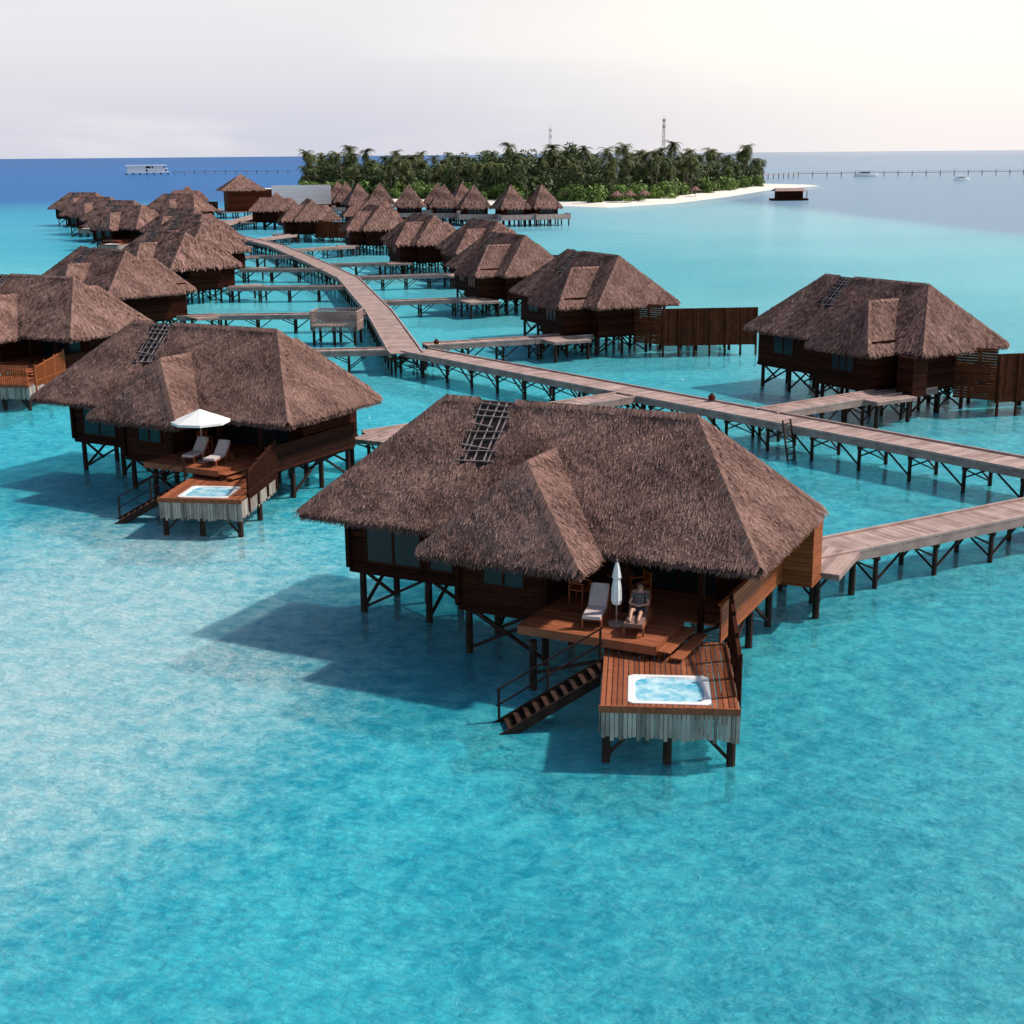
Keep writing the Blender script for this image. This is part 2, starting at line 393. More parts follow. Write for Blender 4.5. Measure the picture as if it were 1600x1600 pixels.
    if f:
        xa,ya,xb,yb=8.9,-1.4,11.4,-8.1
        fe=MB(); vboards(fe,(xa,ya),(xb,yb),.8,3.55,.16)
        # the near bay of the screen returns to the villa as a box
        boards_wall(fe,(6.7,-.2),(xa-.1,ya+.05),.9,3.9,.16,.04)
        for t in np.linspace(0,1,7):
            x,y=xa+(xb-xa)*t,ya+(yb-ya)*t; fe.beam((x+.07,y,-1.2),(x+.07,y,3.62),.12,.12,.1); fe.beam((x-.08,y,.75),(x-.08,y,3.6),.10,.10,.0)
        for z in(.95,2.2,3.57): fe.beam((xa-.06,ya,z),(xb-.06,yb,z),.05,.08,.25)
        out.append(('privacy_screen',fe.mesh('privacy_screen','screen',f),(0,0,0),None,None))
        pl=MB()
        pl.quad([(6.6,-1,1.55),(xa-.1,ya,1.55),(xb-.1,yb,1.55),(8.5,-7.6,1.55)]); pl.quad([(6.6,-1,1.3),(xa-.1,ya,1.3),(xb-.1,yb,1.3),(8.5,-7.6,1.3)])
        out.append(('side_deck',pl.mesh('side_deck','redwood',f),(0,0,0),None,None))
    sr=MB(); a=Vector((4.35,-6.50,1.5)); bb=Vector((1.25,-8.83,-.58)); sd=Vector((-.6,.8,0))
    for k in(-.42,.42): sr.beam(a+sd*k,bb+sd*k,.06,.26,.25)
    sr.obox((a+bb)/2-Vector((0,0,.06)),sd*.39,(bb-a)/2,Vector((0,0,.015)),.1)
    for i in range(15):
        c=a.lerp(bb,(i+.4)/15)+Vector((0,0,.05)); sr.obox(c,sd*.40,Vector((-.8,-.6,0))*.115,Vector((0,0,.018)),random.uniform(.2,.9))
    for t in(.02,.40,.75): p=a.lerp(bb,t)+sd*.47; sr.beam(p+Vector((0,0,-.1)),p+Vector((0,0,1.0)),.055,.055,.3)
    for z in(1.0,.55): sr.beam(a+sd*.47+Vector((0,0,z)),a.lerp(bb,.77)+sd*.47+Vector((0,0,z)),.04,.04,.3)
    out.append(('water_stairs',sr.mesh('water_stairs','post',f),(0,0,0),None,'dark wooden stairs going down into the water'))
    def window(x0,x1,y,z0,z1,ny,nm='window',nd=2):
        g=MB();fr=MB();yy=y+ny*.05
        g.box(x0,x1,yy-.01,yy+.01,z0,z1)
        for i in range(nd+1):
            x=x0+(x1-x0)*i/nd; fr.box(x-.04,x+.04,yy-.035,yy+.035,z0-.04,z1+.04,.8)
        fr.box(x0-.04,x1+.04,yy-.03,yy+.03,z1,z1+.07,.8);fr.box(x0-.04,x1+.04,yy-.03,yy+.03,z0-.07,z0,.8)
        out.append((nm,g.mesh(nm,'glass',f),(0,0,0),None,None)); out.append(('window_frame' if nm=='window' else 'door_frame',fr.mesh('frame','wall',f),(0,0,0),nm,None))
    window(-6.3,-4.2,-1.7,1.9,3.9,-1); window(-3.9,-2.1,-1.7,1.9,3.9,-1); window(-.9,.5,-3.65,2.4,3.6,-1)
    window(2.0,5.6,-.8,2.05,4.0,-1,'sliding_door',nd=3)
    window(-5.5,-3.6,2.9,2.4,3.6,1); window(2.0,3.8,5.0,2.5,3.5,1,nd=3)
    br=braces()
    for uu,vv in((.15,.2),(1.7,.2),(3.3,.2)): br.beam(J(uu,vv,.95),J(uu,vv+2.6,.95),.08,.1)
    br.beam(J(.1,.2,1.3),J(3.35,.2,1.3),.1,.14);br.beam(J(.2,.2,.2),J(.9,.2,.95),.08,.08);br.beam(J(3.2,.2,.2),J(2.5,.2,.95),.08,.08)
    sp_=stilt_positions()+[tuple(J(u_,v_,0)[:2]) for u_,v_ in((.15,.2),(1.7,.2),(3.3,.2),(.15,2.8),(3.3,2.8))]+[(5.5,7.2),(7.9,7.2),(7.4,4.2)]
    out.append(('brace_frame',br.mesh('brace_frame','post',f),(0,0,0),None,None))
    pm=MB(); pm.cyl((0,0,-1.25),(0,0,1.5),.125,.115,8 if lod<2 else 5,.4); pme=pm.mesh('stilt','post')
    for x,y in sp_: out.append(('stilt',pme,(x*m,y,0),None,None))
    return out

def place(parts,rootname,loc,rz,label,category,group=None,skip=(),scale=None):
    root=bpy.data.objects.new(rootname,None); COL.objects.link(root); root.empty_display_size=.5
    root.location=loc; root.rotation_euler=(0,0,rz); root['label']=label; root['category']=category
    if scale: root.scale=(scale,)*3
    if group: root['group']=group
    made={}
    for nm,me,l,pk,lb in parts:
        if nm in skip: continue
        o=bpy.data.objects.new(nm,me); COL.objects.link(o); o.location=l
        o.parent=made[pk] if pk else root
        if lb:o['label']=lb
        made[nm]=o
    return root

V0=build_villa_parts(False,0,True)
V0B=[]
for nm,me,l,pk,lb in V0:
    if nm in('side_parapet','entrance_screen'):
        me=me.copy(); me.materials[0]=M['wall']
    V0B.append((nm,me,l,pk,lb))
V1=build_villa_parts(False,1); F1=build_villa_parts(True,1)
V1C=build_villa_parts(False,1,False,True,V1[0][1])
V2=build_villa_parts(False,2); F2=build_villa_parts(True,2)
G='thatched villas standing on stilts in the lagoon'
place(V0,'water_villa',(1.55,42.4,0),R(-26.5),'thatched villa on stilts with hot tub deck and folded parasol','water villa',G)
place(V0B,'water_villa',(-14.6,64.3,0),R(-28.5),'thatched villa on stilts with open white parasol on its deck','water villa',G,skip=('entrance_screen',))
lab='brown thatched timber villa on stilts over the lagoon'
NE=('entrance_screen',)
place(V1C,'water_villa',(-32.8,93.5,0),R(-30),'thatched villa on stilts with orange railed wooden deck','water villa',G,skip=NE)
place(V1,'water_villa',(-35.5,120.5,0),R(-48),lab,'water villa',G,skip=NE)
place(F1,'water_villa',(22.4,85,0),R(121),'thatched villa on stilts with tall wooden privacy screen','water villa',G)
place(F1,'water_villa',(6.5,110.6,0),R(115),'thatched villa on stilts with brown wooden privacy screen','water villa',G,skip=NE)
place(F1,'water_villa',(-.3,138.6,0),R(114),lab,'water villa',G,skip=NE)
for x,y,a in ((-36.8,149,-50),(-40,172.5,-52),(-44.5,194,-54),(-50.5,215,-50),(-63.5,231,-40),(-72,258,-38),(-83,281,-35),(-71,300,-30),(-97,318,-30)):
    place(V2,'water_villa',(x,y,0),R(a),lab,'water villa',G,skip=NE)
for x,y,a in ((-3,168,112),(-11.5,186,112),(-21.5,222,108),(-36.5,255,104),(-27,272,100),(-50,300,98),(-86,374,100)):
    place(F2,'water_villa',(x,y,0),R(a),lab,'water villa',G,skip=NE)

# ------------------------------------------------------------------ pyramid pavilions
def pavilion_parts():
    h=3.4;z0=3.9;z1=8.6
    c=[(-h,-h,z0),(h,-h,z0),(h,h,z0),(-h,h,z0)];ap=(0,0,z1)
    outs=[(0,-1,0),(1,0,0),(0,1,0),(-1,0,0)]
    polys=[[c[i],c[(i+1)%4],ap] for i in range(4)]
    ed=[(c[i],c[(i+1)%4],outs[i]) for i in range(4)]
    me=thatch_mesh('pyramid_roof',polys,ed,[(ap,c[i]) for i in range(4)],40,.7,.15,False,None,18)
    out=[('pyramid_roof',me,(0,0,0),None,None)]
    w=MB()
    for a,b in(((-2.6,-2.6),(2.6,-2.6)),((2.6,-2.6),(2.6,2.6)),((2.6,2.6),(-2.6,2.6)),((-2.6,2.6),(-2.6,-2.6))): boards_wall(w,a,b,1.6,4.4,.5)
    out.append(('timber_wall',w.mesh('timber_wall','wall'),(0,0,0),None,None))
    g=MB(); g.box(-1.8,1.8,-2.68,-2.64,2.1,3.6); out.append(('window',g.mesh('window','glass'),(0,0,0),None,None))
    d=MB(); d.box(-4.2,4.2,-5.8,4.2,1.4,1.6,.5)
    for x in(-4.1,4.1): d.box(x-.05,x+.05,-5.7,-3,1.6,2.6,.7)
    d.box(-4.1,4.1,-5.75,-5.68,1.6,2.5,.8)
    out.append(('terrace',d.mesh('terrace','grey'),(0,0,0),None,None))
    p=MB();p.cyl((0,0,-1.2),(0,0,1.4),.16,.16,5,.3,False);pme=p.mesh('stilt','post')
    for x in(-3.8,-1.2,1.2,3.8):
        for y in(-5.4,-2,1,3.8): out.append(('stilt',pme,(x,y,0),None,None))
    return out
PV=pavilion_parts()
for x,y,a in((-7.7,305,10),(.3,300,20),(7.0,302,25),(-14.5,312,5),(-22.5,314,0),(-41,352,10),(-31,336,5),(-36,334,20),(-17,332,0),(-45,368,15),(-11,326,20)):
    place(PV,'pavilion',(x,y,0),R(a),'small square pavilion with steep pyramid thatch on stilts','pavilion','square thatched pavilions on stilts')

def reception():
    out=[]
    w=MB(); boards_wall(w,(-13,-4),(-2,-4),1.6,6.8,.5);boards_wall(w,(-13,4),(-13,-4),1.6,6.8,.5);boards_wall(w,(13,-4),(13,4),1.6,6.8,.5);boards_wall(w,(13,4),(-13,4),1.6,6.8,.5)
    out.append(('timber_wall',w.mesh('timber_wall','screen'),(0,0,0),None,None))
    g=MB(); boards_wall(g,(-2,-4.1),(13,-4.1),3.0,7.8,.3,.2); g.box(-13.2,13.2,-3.9,4.2,6.9,7.0,.6); out.append(('pale_facade',g.mesh('pale_facade','palewall'),(0,0,0),None,None))
    b=MB(); boards_wall(b,(-2,-3.9),(13,-3.9),1.6,3.0,.3); out.append(('recessed_wall',b.mesh('recessed_wall','wall'),(0,0,0),None,None))
    h=5.4;c=[(-9-h,-h,6.9),(-9+h,-h,6.9),(-9+h,h,6.9),(-9-h,h,6.9)];ap=(-9,0,10.6);outs=[(0,-1,0),(1,0,0),(0,1,0),(-1,0,0)]
    out.append(('pyramid_roof',thatch_mesh('pyramid_roof',[[c[i],c[(i+1)%4],ap] for i in range(4)],[(c[i],c[(i+1)%4],outs[i]) for i in range(4)],[(ap,c[i]) for i in range(4)],40,.7,.16,False,None,18),(0,0,0),None,None))
    d=MB(); d.box(-15,15,-7,5,1.4,1.6,.4); out.append(('terrace',d.mesh('terrace','grey'),(0,0,0),None,None))
    p=MB();p.cyl((0,0,-1.2),(0,0,1.4),.18,.18,5,.3,False);pme=p.mesh('stilt','post')
    for x in range(-14,15,3):
        for y in(-6.5,-2,4): out.append(('stilt',pme,(x,y,0),None,None))
    return out
place(reception(),'reception_building',(-59,356,0),R(18),'long timber building with pale facade and pyramid thatched roof','building')

# ------------------------------------------------------------------ boardwalks
def boardwalk(pts,width,z,label,w=.2,tr=3.0,curb=True):
    P=[Vector((x,y,0)) for x,y in pts]
    mb=MB(); trest=[]
    for i in range(len(P)-1):
        a,b=P[i],P[i+1]; d=(b-a);l=d.length;d.normalize();n=Vector((-d.y,d.x,0))
        k=int(l/w)
        for j in range(k):
            c=a+d*(j+.5)*(l/k)
            mb.obox(c+Vector((0,0,z-.03+random.uniform(-.004,.004))),d*(l/k/2-.008),n*width/2,Vector((0,0,.03)),min(1,max(0,random.gauss(.55,.24))))
        for sgn in(-1,1):
            o=n*sgn*(width/2-.04)
            mb.beam(a+o+Vector((0,0,z-.2)),b+o+Vector((0,0,z-.2)),.09,.26,.35)
            if curb: mb.beam(a+o+Vector((0,0,z+.05+.002*i)),b+o+Vector((0,0,z+.05+.002*i)),.1,.09,.85)
        kk=max(1,round(l/tr))
        for j in range(kk+(1 if i==len(P)-2 else 0)):
            trest.append((a+d*(j+.1)*(l/kk),math.atan2(d.y,d.x),l/kk))
    me=mb.mesh('boardwalk','grey')
    root=obj('boardwalk',me,label=label,category='boardwalk',kind='structure')
    return root,trest
def trestle_mesh(width,z,span):
    t=MB();h=width/2-.15
    for s in(-1,1):
        t.cyl((0,s*h,-1.25),(0,s*h,z-.3),.10,.09,7,.4,False)
        t.beam((0,s*h,.25),(span*.42,s*h,z-.35),.07,.07,.3)
        t.beam((-span*.0,s*h,.7),(-span*.35,s*h,z-.35),.07,.07,.3)
    t.beam((0,-h-.15,z-.4),(0,h+.15,z-.4),.1,.18,.4)
    t.beam((0,-h,.2),(0,h,z-.45),.06,.06,.3)
    return t.mesh('trestle','post')
TM={}
def walk(pts,width,z,label,tr=3.0):
    root,trest=boardwalk(pts,width,z,label,tr=tr)
    key=(round(width,1),z)
    if key not in TM: TM[key]=trestle_mesh(width,z,3.0)
    for p,a,s in trest:
        o=bpy.data.objects.new('trestle',TM[key]); COL.objects.link(o); o.location=p; o.rotation_euler=(0,0,a); o.parent=root
WZ=1.55
walk([(40,36.5),(23.2,57.9),(7.1,78.6),(-6.8,96.6)],2.4,WZ,'long grey plank boardwalk on wooden trestles')
walk([(-7.3,95.2),(-11.6,121.5),(-18.3,156),(-26,182),(-36,214),(-46,238),(-58,262)],2.4,WZ+.006,'long curving plank boardwalk between the villas')
bl='narrow plank boardwalk branching to a villa'
walk([(9.6,45.0),(27.5,55.6)],1.9,WZ-.01,bl)
walk([(-7.0,66.6),(7.0,77.6)],1.7,WZ-.01,bl)
walk([(13.6,71.8),(24.5,79.6)],1.7,WZ-.01,bl)
walk([(-6.2,99.5),(1.5,102.5),(6.0,104.8)],1.7,WZ-.01,bl)
walk([(-25.0,95.5),(-8.6,97.2)],1.5,WZ-.01,bl)
walk([(-29,119.5),(-12.6,120.0)],1.5,WZ-.01,bl)
walk([(-30,146),(-17.5,146)],1.5,WZ-.01,bl)
walk([(-33,169.5),(-22.8,169)],1.5,WZ-.01,bl)
walk([(-38,192),(-30,192)],1.5,WZ-.01,bl)
walk([(-55,229),(-42,228)],1.5,WZ-.01,bl)
walk([(-12.2,130),(-2.5,132.5)],1.5,WZ-.01,bl)
walk([(-17.5,157),(-7,160)],1.5,WZ-.01,bl)
walk([(-23,176),(-14,178)],1.5,WZ-.01,bl)
walk([(-32,205),(-24,212)],1.5,WZ-.01,bl)
walk([(-42,232),(-38,244)],1.5,WZ-.01,bl)
walk([(-58,262),(-60,348)],2.4,WZ-.004,'plank boardwalk leading to the reception building')

vp=MB()
vp.box(-1.9,1.9,-1.3,1.3,1.5,1.6,.5)
root=bpy.data.objects.new('viewing_platform',None);COL.objects.link(root);root.location=(-14.2,112,0);root.rotation_euler=(0,0,R(-6));root['label']='grey timber platform with slatted railing beside the boardwalk';root['category']='platform'
obj('platform_floor',vp.mesh('platform_floor','grey'),parent=root)
rl=MB()
for a,b in(((-1.9,-1.3),(1.9,-1.3)),((1.9,-1.3),(1.9,1.3)),((1.9,1.3),(-1.9,1.3)),((-1.9,1.3),(-1.9,-1.3))):
    a=Vector((*a,0));b=Vector((*b,0))
    k=int((b-a).length/.11)
    for i in range(k+1): p=a.lerp(b,i/k); rl.beam(p+Vector((0,0,1.2)),p+Vector((0,0,2.75)),.07,.05,.3)
    for z in(1.9,2.75): rl.beam(a+Vector((0,0,z)),b+Vector((0,0,z)),.1,.08,.6)
obj('slatted_railing',rl.mesh('slatted_railing','grey'),parent=root)
pm=MB(); pm.cyl((0,0,-1.25),(0,0,1.5),.12,.12,8,.4); pme=pm.mesh('stilt','post')
for x in(-1.7,0,1.7):
    for y in(-1.1,1.1): obj('stilt',pme,loc=(x,y,0),parent=root)
bm=MB(); bm.beam((-1.7,-1.1,.2),(0,-1.1,1.4),.08,.08);bm.beam((1.7,-1.1,.2),(0,-1.1,1.4),.08,.08); obj('brace_frame',bm.mesh('brace_frame','post'),parent=root)

ld=MB()
for s in(-.3,.3): ld.beam((s,-.55,-.6),(s,0,2.0),.07,.07)
for i in range(8): ld.beam((-.3,-.5+.065*i,-.3+i*.3),(.3,-.5+.065*i,-.3+i*.3),.05,.05)
obj('ladder',ld.mesh('ladder','post'),loc=(13.8,67.2,0),rz=R(40),label='wooden ladder down from the boardwalk into the water',category='ladder')
for x,y in((11.2,75.1),(-5.4,99.2)):
    b=MB()
    for i in range(6):
        z0=.5-.5*math.cos(math.pi*i/6);z1=.5-.5*math.cos(math.pi*(i+1)/6);r0=.2*math.sin(math.pi*i/6)+.01;r1=.2*math.sin(math.pi*(i+1)/6)+.01
        b.cyl((0,0,z0*.38),(0,0,z1*.38),r0,r1,12,.3,i in(0,5))
    b.cyl((0,0,.36),(0,0,.42),.06,.08,10,.3)
    obj('clay_pot',b.mesh('clay_pot','screen',smoothf=False),loc=(x,y,WZ+.03),label='round dark pot standing on the edge of the boardwalk',category='pot',group='round pots on the boardwalk')

# ------------------------------------------------------------------ furniture
def lounger_parts(cm='cushion'):
    f=MB();c=MB();H=.30
    for x in(-.3,.3):
        f.beam((x,-.98,H),(x,.95,H),.05,.07)
        for y in(-.85,.15,.85): f.box(x-.03,x+.03,y-.03,y+.03,0,H)
    for i in range(9): f.beam((-.3,-.95+i*.13,H+.02),(.3,-.95+i*.13,H+.02),.09,.02)
    ba=R(44);hx=.18;l=.80
    for x in(-.3,.3): f.beam((x,hx,H+.02),(x,hx+l*math.cos(ba),H+l*math.sin(ba)),.05,.05)
    f.beam((-.3,hx+.5,H),(-.3,hx+.38,H+.38),.03,.03); f.beam((.3,hx+.5,H),(.3,hx+.38,H+.38),.03,.03)
    c.obox((0,-.4,H+.085),(.29,0,0),(0,.57,0),(0,0,.05),.5)
    d=Vector((0,math.cos(ba),math.sin(ba)));n=Vector((0,-math.sin(ba),math.cos(ba)))
    c.obox(Vector((0,hx,H+.04))+d*.43+n*.06,(.29,0,0),d*.41,n*.05,.6)
    c.obox(Vector((0,hx,H+.04))+d*.70+n*.14,(.22,0,0),d*.11,n*.04,.95)
    return [('lounger_frame',f.mesh('lounger_frame','redwood'),(0,0,0),None,None),('cushion',c.mesh('cushion',cm),(0,0,0),None,None)]
LP=lounger_parts();LP2=lounger_parts('brownmat')
def wl(base,x,y,z):
    (bx,by),a=base; a=R(a); return (bx+x*math.cos(a)-y*math.sin(a),by+x*math.sin(a)+y*math.cos(a),z)
A_=((1.55,42.4),-26.5);B_=((-14.6,64.3),-28.5)
for base in(A_,B_):
    for x,y in((3.1,-4.3),(4.4,-4.4)):
        occ=(base is A_ and x>4)
        place(LP2 if occ else LP,'sun_lounger',wl(base,x,y,2.0),R(base[1]+13),'brown wooden sun lounger with a person reclining on it' if occ else 'empty wooden sun lounger with pale cushion','sun lounger','sun loungers on villa decks',scale=.9)
pc=MB();pc.cyl((0,0,0),(0,0,1.95),.022,.022,8,.5);pc.cyl((0,0,0),(0,0,.05),.24,.24,14,.4)
cn=MB();prof=[(.62,.10),(.75,.13),(1.1,.12),(1.35,.085),(1.42,.115),(1.7,.07),(1.85,.03)]
for i in range(len(prof)-1):
    n=14;b=len(cn.v)
    for z,r in(prof[i],prof[i+1]):
        for k in range(n):
            an=2*math.pi*k/n;rr=r*(1+.22*(k%2)); cn.v.append((rr*math.cos(an),rr*math.sin(an),z))
    for k in range(n):
        k2=(k+1)%n; cn.f.append((b+k,b+k2,b+n+k2,b+n+k));cn.t.append(.5+.3*(k%2))
place([('parasol_pole',pc.mesh('parasol_pole','batten'),(0,0,0),None,None),('folded_canopy',cn.mesh('folded_canopy','canvas'),(0,0,0),None,None)],'parasol',wl(A_,3.78,-4.45,2.0),0,'folded white parasol standing between two loungers','parasol')
def open_parasol():
    p=MB();p.cyl((0,0,0),(0,0,2.25),.025,.025,8,.5);p.cyl((0,0,0),(0,0,.05),.25,.25,14,.4)
    c=MB();n=8
    for k in range(n):
        a0=2*math.pi*k/n;a1=2*math.pi*(k+1)/n
        for (r0,z0),(r1,z1) in(((.02,2.35),(.7,2.07)),((.7,2.07),(1.3,1.86)),((1.3,1.86),(1.32,1.76))):
            c.quad([(r0*math.cos(a0),r0*math.sin(a0),z0),(r1*math.cos(a0),r1*math.sin(a0),z1),(r1*math.cos(a1),r1*math.sin(a1),z1),(r0*math.cos(a1),r0*math.sin(a1),z0)],.4+.2*(k%2))
    return [('parasol_pole',p.mesh('parasol_pole','batten'),(0,0,0),None,None),('canopy',c.mesh('canopy','canvas'),(0,0,0),None,None)]
OP=open_parasol()
place(OP,'parasol',wl(B_,3.6,-4.5,2.0),.2,'open white parasol above two sun loungers','parasol')
t=MB();t.cyl((0,0,.68),(0,0,.72),.42,.42,20,.5);t.cyl((0,0,0),(0,0,.68),.04,.04,8,.3);t.cyl((0,0,0),(0,0,.03),.22,.22,14,.3)
obj('table',t.mesh('table','redwood'),loc=wl(A_,2.9,-2.0,2.0),label='small round wooden table on the verandah',category='table')
ch=MB()
for x in(-.24,.24):
    ch.box(x-.02,x+.02,-.24,-.2,0,.64);ch.box(x-.02,x+.02,.2,.24,0,.9);ch.beam((x,-.24,.64),(x,.22,.64),.05,.04)
ch.box(-.25,.25,-.24,.22,.4,.44)
for i in range(5): ch.beam((-.24,.22,.5+i*.09),(.24,.22,.5+i*.09),.02,.06)
cm=ch.mesh('chair','panel')
for base,x,y,a in((A_,2.0,-3.0,60),(A_,3.6,-2.1,-70),(B_,2.1,-2.6,40)):
    obj('chair',cm,loc=wl(base,x,y,2.0),rz=R(a),label='wooden armchair standing on the shaded verandah',category='chair',group='wooden armchairs on verandahs')

# ------------------------------------------------------------------ person
def skin_obj(name,verts,edges,radii,mat,parent,sub=2,root=0):
    me=bpy.data.meshes.new(name);me.from_pydata(verts,edges,[]);me.materials.append(M[mat])
    o=bpy.data.objects.new(name,me);COL.objects.link(o)
    if parent:o.parent=parent
    sk=o.modifiers.new('Skin','SKIN');sk.use_smooth_shade=True
    d=me.skin_vertices[0].data
    for i,r in enumerate(radii):
        d[i].radius=(r,r) if not isinstance(r,tuple) else r; d[i].use_root=(i==root)
    s=o.modifiers.new('Sub','SUBSURF');s.levels=sub;s.render_levels=sub
    return o
Vb=[];Eb=[];Rb=[]
def jv(p,r,par=None):
    Vb.append(p);Rb.append(r)
    if par is not None:Eb.append((par,len(Vb)-1))
    return len(Vb)-1
pe=jv((0,.10,.53),(.14,.11));sp1=jv((0,.26,.66),(.125,.10),pe);ch1=jv((0,.46,.83),(.155,.11),sp1);ub=jv((0,.56,.92),(.12,.08),ch1)
nk=jv((0,.61,.99),.052,ub);hd0=jv((0,.63,1.05),(.070,.078),nk);hd1=jv((0,.63,1.13),(.076,.092),hd0);hd2=jv((0,.64,1.20),(.055,.07),hd1)
for s,kn in((-1,.68),(1,.55)):
    hp=jv((s*.10,.06,.52),.088,pe);k=jv((s*.13,-.34,kn),.058,hp);mid=jv((s*.13,-.54,(kn+.5)/2+.02),.055,k);an=jv((s*.12,-.80,.48),.036,mid)
    hl=jv((s*.12,-.84,.47),.036,an);to=jv((s*.14,-.87,.58),.030,hl)
    sh=jv((s*.18,.53,.88),.055,ub);el=jv((s*.30,.30,.68),.040,sh);wr=jv((s*.17,.08,.71),.028,el);pm_=jv((s*.11,.04,.71),(.034,.016),wr)
    for q in range(4):
        b0=jv((s*(.085-.002*q),.065-.023*q,.715),.0095,pm_);b1=jv((s*(.055-.004*(q%3)),.06-.025*q,.715),.0085,b0);jv((s*(.03-.004*(q%2)),.057-.025*q,.702),.0075,b1)
    tb0=jv((s*.115,.075,.735),.010,pm_);jv((s*.085,.105,.74),.008,tb0)
person_loc=wl(A_,4.4,-4.4,1.99)
per=skin_obj('person',Vb,Eb,Rb,'skin',None)
per.location=person_loc;per.rotation_euler=(0,0,R(A_[1]+13));per.scale=(.92,.92,.92)
per['label']='person in black patterned shirt and sunglasses reclining on lounger';per['category']='person'
sv=[(0,.14,.57),(0,.26,.66),(0,.46,.83),(0,.56,.91),(-.18,.53,.88),(-.25,.40,.77),(.18,.53,.88),(.25,.40,.77)]
skin_obj('shirt',sv,[(0,1),(1,2),(2,3),(3,4),(4,5),(3,6),(6,7)],[(.155,.125),(.145,.12),(.172,.13),(.125,.095),.072,.064,.072,.064],'shirt',per)
skin_obj('shorts',[(0,.12,.54),(-.10,.06,.53),(-.12,-.17,.61),(.10,.06,.53),(.12,-.17,.545)],[(0,1),(1,2),(0,3),(3,4)],[(.155,.125),.10,.085,.10,.085],'shorts',per)
hb=MB()
for i in range(5):
    z0=math.sin(math.pi/2*i/5);z1=math.sin(math.pi/2*(i+1)/5);r0=math.cos(math.pi/2*i/5);r1=math.cos(math.pi/2*(i+1)/5)+.01
    hb.cyl((0,.665,1.145+.10*z0),(0,.665,1.145+.10*z1),.090*r0,.090*r1,14,.4,False)
hb.cyl((0,.695,1.07),(0,.69,1.15),.062,.075,12,.4,True)
obj('hair',hb.mesh('hair','hair',smoothf=True),parent=per)
sg=MB();
for s in(-1,1): sg.obox((s*.034,.542,1.145),(.027,0,0),(0,.008,0),(0,0,.018),.5);sg.beam((s*.06,.545,1.15),(s*.082,.64,1.15),.006,.008)
sg.beam((-.01,.54,1.15),(.01,.54,1.15),.006,.006);
obj('sunglasses',sg.mesh('sunglasses','black'),parent=per)
fc=MB();fc.cyl((0,.555,1.14),(0,.528,1.105),.008,.016,6,.5);fc.obox((0,.548,1.07),(.022,0,0),(0,.005,0),(0,0,.005),0)
for s in(-1,1): fc.obox((s*.080,.64,1.12),(.006,0,0),(0,.016,0),(0,0,.028),.5)
obj('face_features',fc.mesh('face_features','skin'),parent=per)

# ------------------------------------------------------------------ island
outline=[(-104,575),(-92,515),(-60,462),(-20,432),(13,413),(28,396),(50,424),(75,482),(104,562),(138,625),(128,642),(112,660),(95,720),(40,775),(-40,770),(-100,700)]
isl=MB();cx,cy=10,590
def ringp(s,z): return [(cx+(x-cx)*s,cy+(y-cy)*s,z) for x,y in outline]
rings=[ringp(1.05,-1.3),ringp(1.0,.05),ringp(.96,.6),ringp(.88,1.0),ringp(.5,1.2)]
n=len(outline)
for r_ in rings: isl.v+=r_
for i in range(4):
    for k in range(n): isl.f.append((i*n+k,i*n+(k+1)%n,(i+1)*n+(k+1)%n,(i+1)*n+k));isl.t.append(.6)
isl.f.append(tuple(4*n+k for k in range(n)));isl.t.append(.5)
obj('island_terrain',isl.mesh('island_terrain','sand'),kind='structure',label='flat sandy island with pale beach',category='island')
def inside(x,y,s):
    if x/y<-.146 or x/y>.178: return False
    px=(x-cx)/s+cx;py=(y-cy)/s+cy;c=False;j=n-1
    for i in range(n):
        xi,yi=outline[i];xj,yj=outline[j]
        if (yi>py)!=(yj>py) and px<(xj-xi)*(py-yi)/(yj-yi)+xi:c=not c
        j=i
    return c
def palm_mesh(seed):
    rd=random.Random(seed);h=rd.uniform(9.5,12);t=MB();lean=rd.uniform(.3,1.8);la=rd.uniform(0,6.28)
    pts=[Vector((lean*math.cos(la)*(k/6)**2,lean*math.sin(la)*(k/6)**2,h*k/6)) for k in range(7)]
    for k in range(6): t.cyl(pts[k],pts[k+1],.24-.02*k,.22-.02*k,6,rd.random(),False)
    c=MB();top=pts[-1]
    for q in range(28):
        az=q*2.4+rd.uniform(-.2,.2);el=rd.uniform(-.7,1.15);Lf=rd.uniform(2.6,4.0);p=top.copy();e=el;tint=rd.random()*.75+(.2 if el<-.2 else 0)
        d0=Vector((math.cos(az),math.sin(az),0));side=Vector((-math.sin(az),math.cos(az),0))
        for k in range(6):
            dr=d0*math.cos(e)+Vector((0,0,math.sin(e)));q2=p+dr*Lf/6
            wv=(.6,.85,.9,.75,.5,.25)[k]
            for s in(-1,1):
                for hh in(0,.33,.66):
                    a=p.lerp(q2,hh);b=p.lerp(q2,hh+.28)
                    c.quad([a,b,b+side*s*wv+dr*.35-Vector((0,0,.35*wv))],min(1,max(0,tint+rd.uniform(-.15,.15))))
            p=q2;e-=.32
    return t.mesh('palm_trunk','trunk'),c.mesh('palm_crown','palm')
PM=[palm_mesh(i) for i in range(7)]
